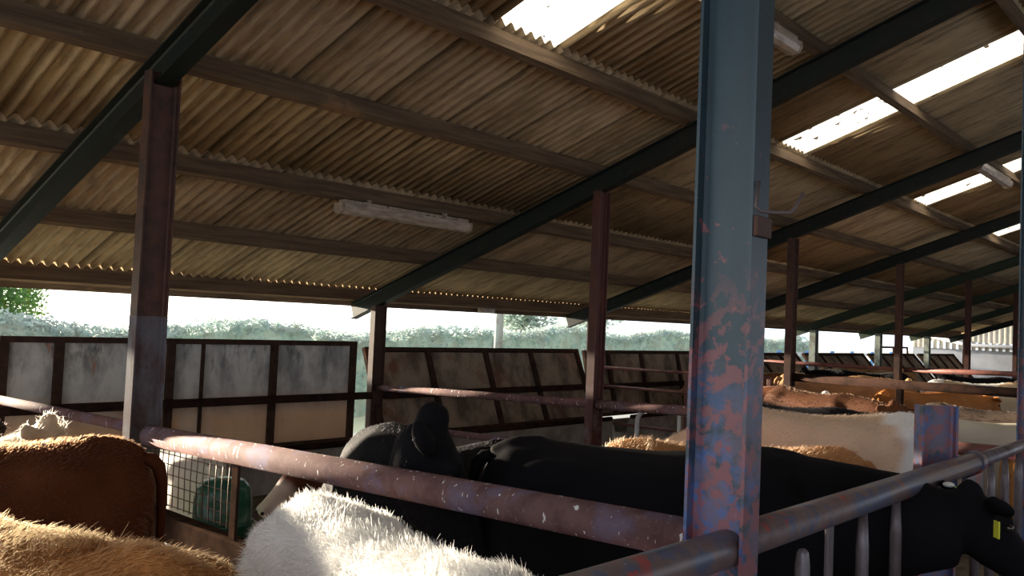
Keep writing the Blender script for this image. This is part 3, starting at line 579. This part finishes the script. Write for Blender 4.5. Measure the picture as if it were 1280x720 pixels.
    if hair:
        new.calc_loop_triangles(); nt_ = len(new.loop_triangles); tv = np.empty(nt_ * 3, int); new.loop_triangles.foreach_get('vertices', tv); tv = tv.reshape(-1, 3)
        nm = np.empty(nv * 3); new.vertices.foreach_get('normal', nm); nm = nm.reshape(-1, 3)
        a, b, c_ = co[tv[:, 0]], co[tv[:, 1]], co[tv[:, 2]]; ar = np.linalg.norm(np.cross(b - a, c_ - a), axis=1)
        ar = ar * (a[:, 2] > .55); ar /= ar.sum(); pk = NR.choice(nt_, hair, p=ar); w = NR.dirichlet((1, 1, 1), hair)
        p = a[pk] * w[:, :1] + b[pk] * w[:, 1:2] + c_[pk] * w[:, 2:]; n_ = nm[tv[pk, 0]] * w[:, :1] + nm[tv[pk, 1]] * w[:, 1:2] + nm[tv[pk, 2]] * w[:, 2:]
        n_ /= np.linalg.norm(n_, axis=1, keepdims=True)
        fl = np.array([-1.0, 0, -.35]) + .45 * np.stack([vnoise(p, 6, 1), vnoise(p, 6, 2), vnoise(p, 6, 3)], 1) * (1 + 2 * curl) + .25 * NR.normal(size=(hair, 3))
        fl -= n_ * (fl * n_).sum(1, keepdims=True); fl /= np.linalg.norm(fl, axis=1, keepdims=True) + 1e-6
        ln = hl * NR.uniform(.5, 1.3, (hair, 1)) * (1 + .5 * vnoise(p, 9, 5)[:, None]).clip(.3, 2)
        hc = bpy.data.hair_curves.new('coat'); hc.add_curves([4] * hair); pos = np.empty((hair, 4, 3))
        cu = .35 * curl * NR.normal(size=(hair, 3))
        for i, f in enumerate((0, .33, .67, 1)):
            pos[:, i] = p - n_ * .003 + ln * f * (n_ * (1 - comb * .6) + fl * comb * (.35 + .75 * f)) + cu * ln * f * f
        hc.attributes['position'].data.foreach_set('vector', pos.ravel())
        ra = hc.attributes.get('radius') or hc.attributes.new('radius', 'FLOAT', 'POINT'); rr = np.tile(np.array([1, .9, .65, .15]) * hair_r, hair); ra.data.foreach_set('value', rr)
        cc = np.ones((hair, 4)); cc[:, :3] = np.clip(colour(p) * NR.uniform(.75, 1.25, (hair, 1)), 0, 1)
        ca = hc.attributes.new('Col', 'FLOAT_COLOR', 'CURVE'); ca.data.foreach_set('color', cc.ravel())
        hc.materials.append(M['hair']); h = bpy.data.objects.new('coat', hc); C.objects.link(h); h.parent = o
    return o
def plain(c, var=.15, seed=1, face=None, patch=None, patch_thr=.5, rear=None, muz=None, legs=None):
    c = np.array(c)
    def f(p, t, u, v, head):
        k = 1 + var * vnoise(p, 5, seed)[:, None]; out = c * k
        if patch is not None:
            m = np.clip((vnoise(p, 2.2, seed + 9) - patch_thr) * 12, 0, 1)[:, None]; out = out * (1 - m) + np.array(patch) * m
        if rear is not None:
            m = np.clip((rear[1] - p[:, 0] + .06 * vnoise(p, 6, 3)) * 18, 0, 1)[:, None]; out = out * (1 - m) + np.array(rear[0]) * m
        if face is not None:
            m = (np.clip((t + .04) * 14, 0, 1) * head)[:, None]; out = out * (1 - m) + np.array(face) * m
        if muz is not None:
            m = (np.clip((t - .24) * 14, 0, 1) * head)[:, None]; out = out * (1 - m) + np.array(muz) * m
        return out
    return f
BLACK = (.007, .0065, .008); RED = (.085, .026, .010); ORANGE = (.34, .145, .045); WHITE = (.80, .79, .76); CREAM = (.58, .46, .34); TAN = (.36, .2, .09); PINK = (.5, .3, .25)
RT = (.669, -.743); LF = (-.669, .743); AW = (.742, .67)
cow((-1.45, 2.86), (-.9, .42), 'dark red-brown cow at left, its rump beside the rust-brown post', plain(RED, .2, 2), 1.035, poll=(-2.55, 3.4, 1.1), muzzle=(-2.9, 3.5, .7), hair=40000, hl=.020, voxel=.018)
cow((-1.75, 1.21), (-.25, .97), 'shaggy ginger cow in the bottom left corner of the photo', plain(ORANGE, .3, 5, patch=(.16, .06, .025), patch_thr=.35), 1.065, poll=(-1.95, 2.2, 1.1), muzzle=(-2.05, 2.5, .7), hair=90000, hl=.026, curl=.8, voxel=.018, comb=.95, hair_r=.0010)
cow((-.66, .78), (-.18, -.98), 'curly white cow in the foreground, in front of the thick rail', plain(WHITE, .08, 7, patch=(.42, .34, .28), patch_thr=.9), .965, poll=(-.85, -.35, 1.05), muzzle=(-.9, -.6, .65), hair=140000, hl=.022, curl=1.2, voxel=.018, comb=.95, hair_r=.0009)
cow((1.02, 2.44), (-1, .02), 'black cow with lowered head behind the thick rail, between white cow and large black body', plain(BLACK, .1, 3), .91, poll=(.275, 1.685, 1.49), muzzle=(.46, 1.50, .93), hs=1.40, ears=.6, nkf=1.5, hair=16000, hl=.012, voxel=.018, hair_r=.001)
cow((1.22, .99), RT, 'large black cow behind the rails, its head through the bars with yellow ear tag', plain(BLACK, .1, 4), 1.05, poll=(1.97, -.23, 1.27), muzzle=(2.27, -.52, .86), hs=1.0, voxel=.018, eartags=[((.01, .03, .19), 'green_tag', 'round'), ((-.03, .02, .15), 'white_tag', 'round'), ((.05, -.075, -.235), 'yellow_tag', 'flat')], ear_up=.06)
cow((2.13, 1.10), LF, 'ginger-brown cow behind the large black cow, only its back showing', plain((.36, .17, .07), .2, 6), .99, poll=(1.42, 1.74, 1.22), muzzle=(1.28, 1.88, .75), hair=16000, hl=.03, curl=.5)
cow((3.90, 1.27), LF, 'cream cow with white rump behind the ginger back, right of the blue post', plain((.64, .46, .33), .12, 8, rear=((.8, .78, .76), -.42)), 1.06, poll=(3.0, 2.2, 1.05), muzzle=(2.75, 2.45, .65), hair=14000, hl=.022)
cow((.60, 4.74), (.12, 1), 'sunlit white calf behind the wire mesh guard', plain((.82, .80, .76), .05, 3), .72, poll=(.70, 5.6, .88), muzzle=(.75, 5.85, .58), hs=.75, voxel=.025)
cow((1.68, 3.72), (-1, -.25), 'small brown cow with white muzzle beside the green water bowl', plain((.16, .06, .035), .15, 5, muz=(.82, .68, .64)), .68, poll=(.86, 3.48, 1.03), muzzle=(.57, 3.47, .77), hs=.78, voxel=.02)
cow((-1.15, 4.35), (.669, -.743), 'cream cow with curly poll showing behind the red-brown cow at left', plain((.62, .5, .34), .12, 9), .86, poll=(-.70, 3.68, 1.33), muzzle=(-.50, 3.46, .9), hs=.85, hair=16000, hl=.034, curl=1, voxel=.022)
cow((-.75, 5.75), (.3, -.95), 'dark cow at the left edge behind the red-brown cow', plain((.03, .02, .018), .1, 2), .82, poll=(-.75, 4.65, 1.22), muzzle=(-.6, 4.4, .85), hs=.9, hair=8000, hl=.03)
# farther cattle
cow((5.75, 2.35), (.1, -1), 'black cow behind the cream one, only a dark strip of back showing', plain(BLACK, .1, 5), .965, hair=7000, hl=.022, hair_r=.003)
cow((7.05, .75), LF, 'whitish grey cow at right below the dark rail', plain((.50, .45, .37), .15, 3, patch=(.2, .17, .14), patch_thr=.5), .92, poll=(6.35, 1.5, 1.0), muzzle=(6.15, 1.7, .6))
cow((6.0, -.25), (.3, -.95), 'tan cow behind the right-hand bars, under the rail', plain((.36, .17, .06), .15, 7), .82, hair=7000, hl=.022, hair_r=.003)
cow((8.65, 1.2), (-.1, -1), 'dark brown cow with pale ears near the right edge post', plain((.07, .05, .04), .15, 2), .92, hair=7000, hl=.022, hair_r=.003)
cow((8.05, 3.0), (-.4, -.9), 'dark brown cow behind the black strip, first far post beside it', plain((.07, .028, .014), .2, 3), .97, hair=7000, hl=.022, hair_r=.003)
cow((8.85, 4.3), (-.1, -1), 'brown cow with white back just right of the blue post', plain((.14, .05, .025), .1, 4, face=WHITE, patch=WHITE, patch_thr=.45), .94, hair=7000, hl=.022, hair_r=.003)
cow((11.2, 4.05), RT, 'large pale brown cow behind the thick dark rail of the far pen', plain((.42, .25, .13), .2, 5), 1.02, hair=7000, hl=.022, hair_r=.003)
cow((10.5, 2.45), (.85, -.5), 'bright ginger cow right of the second far post', plain((.40, .16, .05), .15, 6), .95, hair=7000, hl=.022, hair_r=.003)
cow((12.3, 2.15), RT, 'cream and white cow behind the thick dark rail at right', plain((.55, .42, .28), .15, 7, patch=WHITE, patch_thr=.15), 1.03, hair=7000, hl=.022, hair_r=.003)
cow((15.3, 4.95), (-.3, 1), 'black cow far back, left of the second far post', plain(BLACK, .1, 8), .98, hair=7000, hl=.022, hair_r=.003)
cow((16.5, 3.2), RT, 'black cow far back, right of the second far post', plain(BLACK, .1, 9), .98, hair=7000, hl=.022, hair_r=.003)
cow((16.8, 1.9), RT, 'black and tan cow far back near the right edge', plain((.05, .03, .02), .1, 9), .98, hair=7000, hl=.022, hair_r=.003)
cow((17.3, 5.4), LF, 'tan cow far back behind the black ones', plain(TAN, .1, 9), .98, hair=7000, hl=.022, hair_r=.003)
cow((12.6, 5.9), LF, 'brown cow far back, beside the second far post', plain((.2, .09, .04), .1, 3), .96, hair=7000, hl=.022, hair_r=.003)
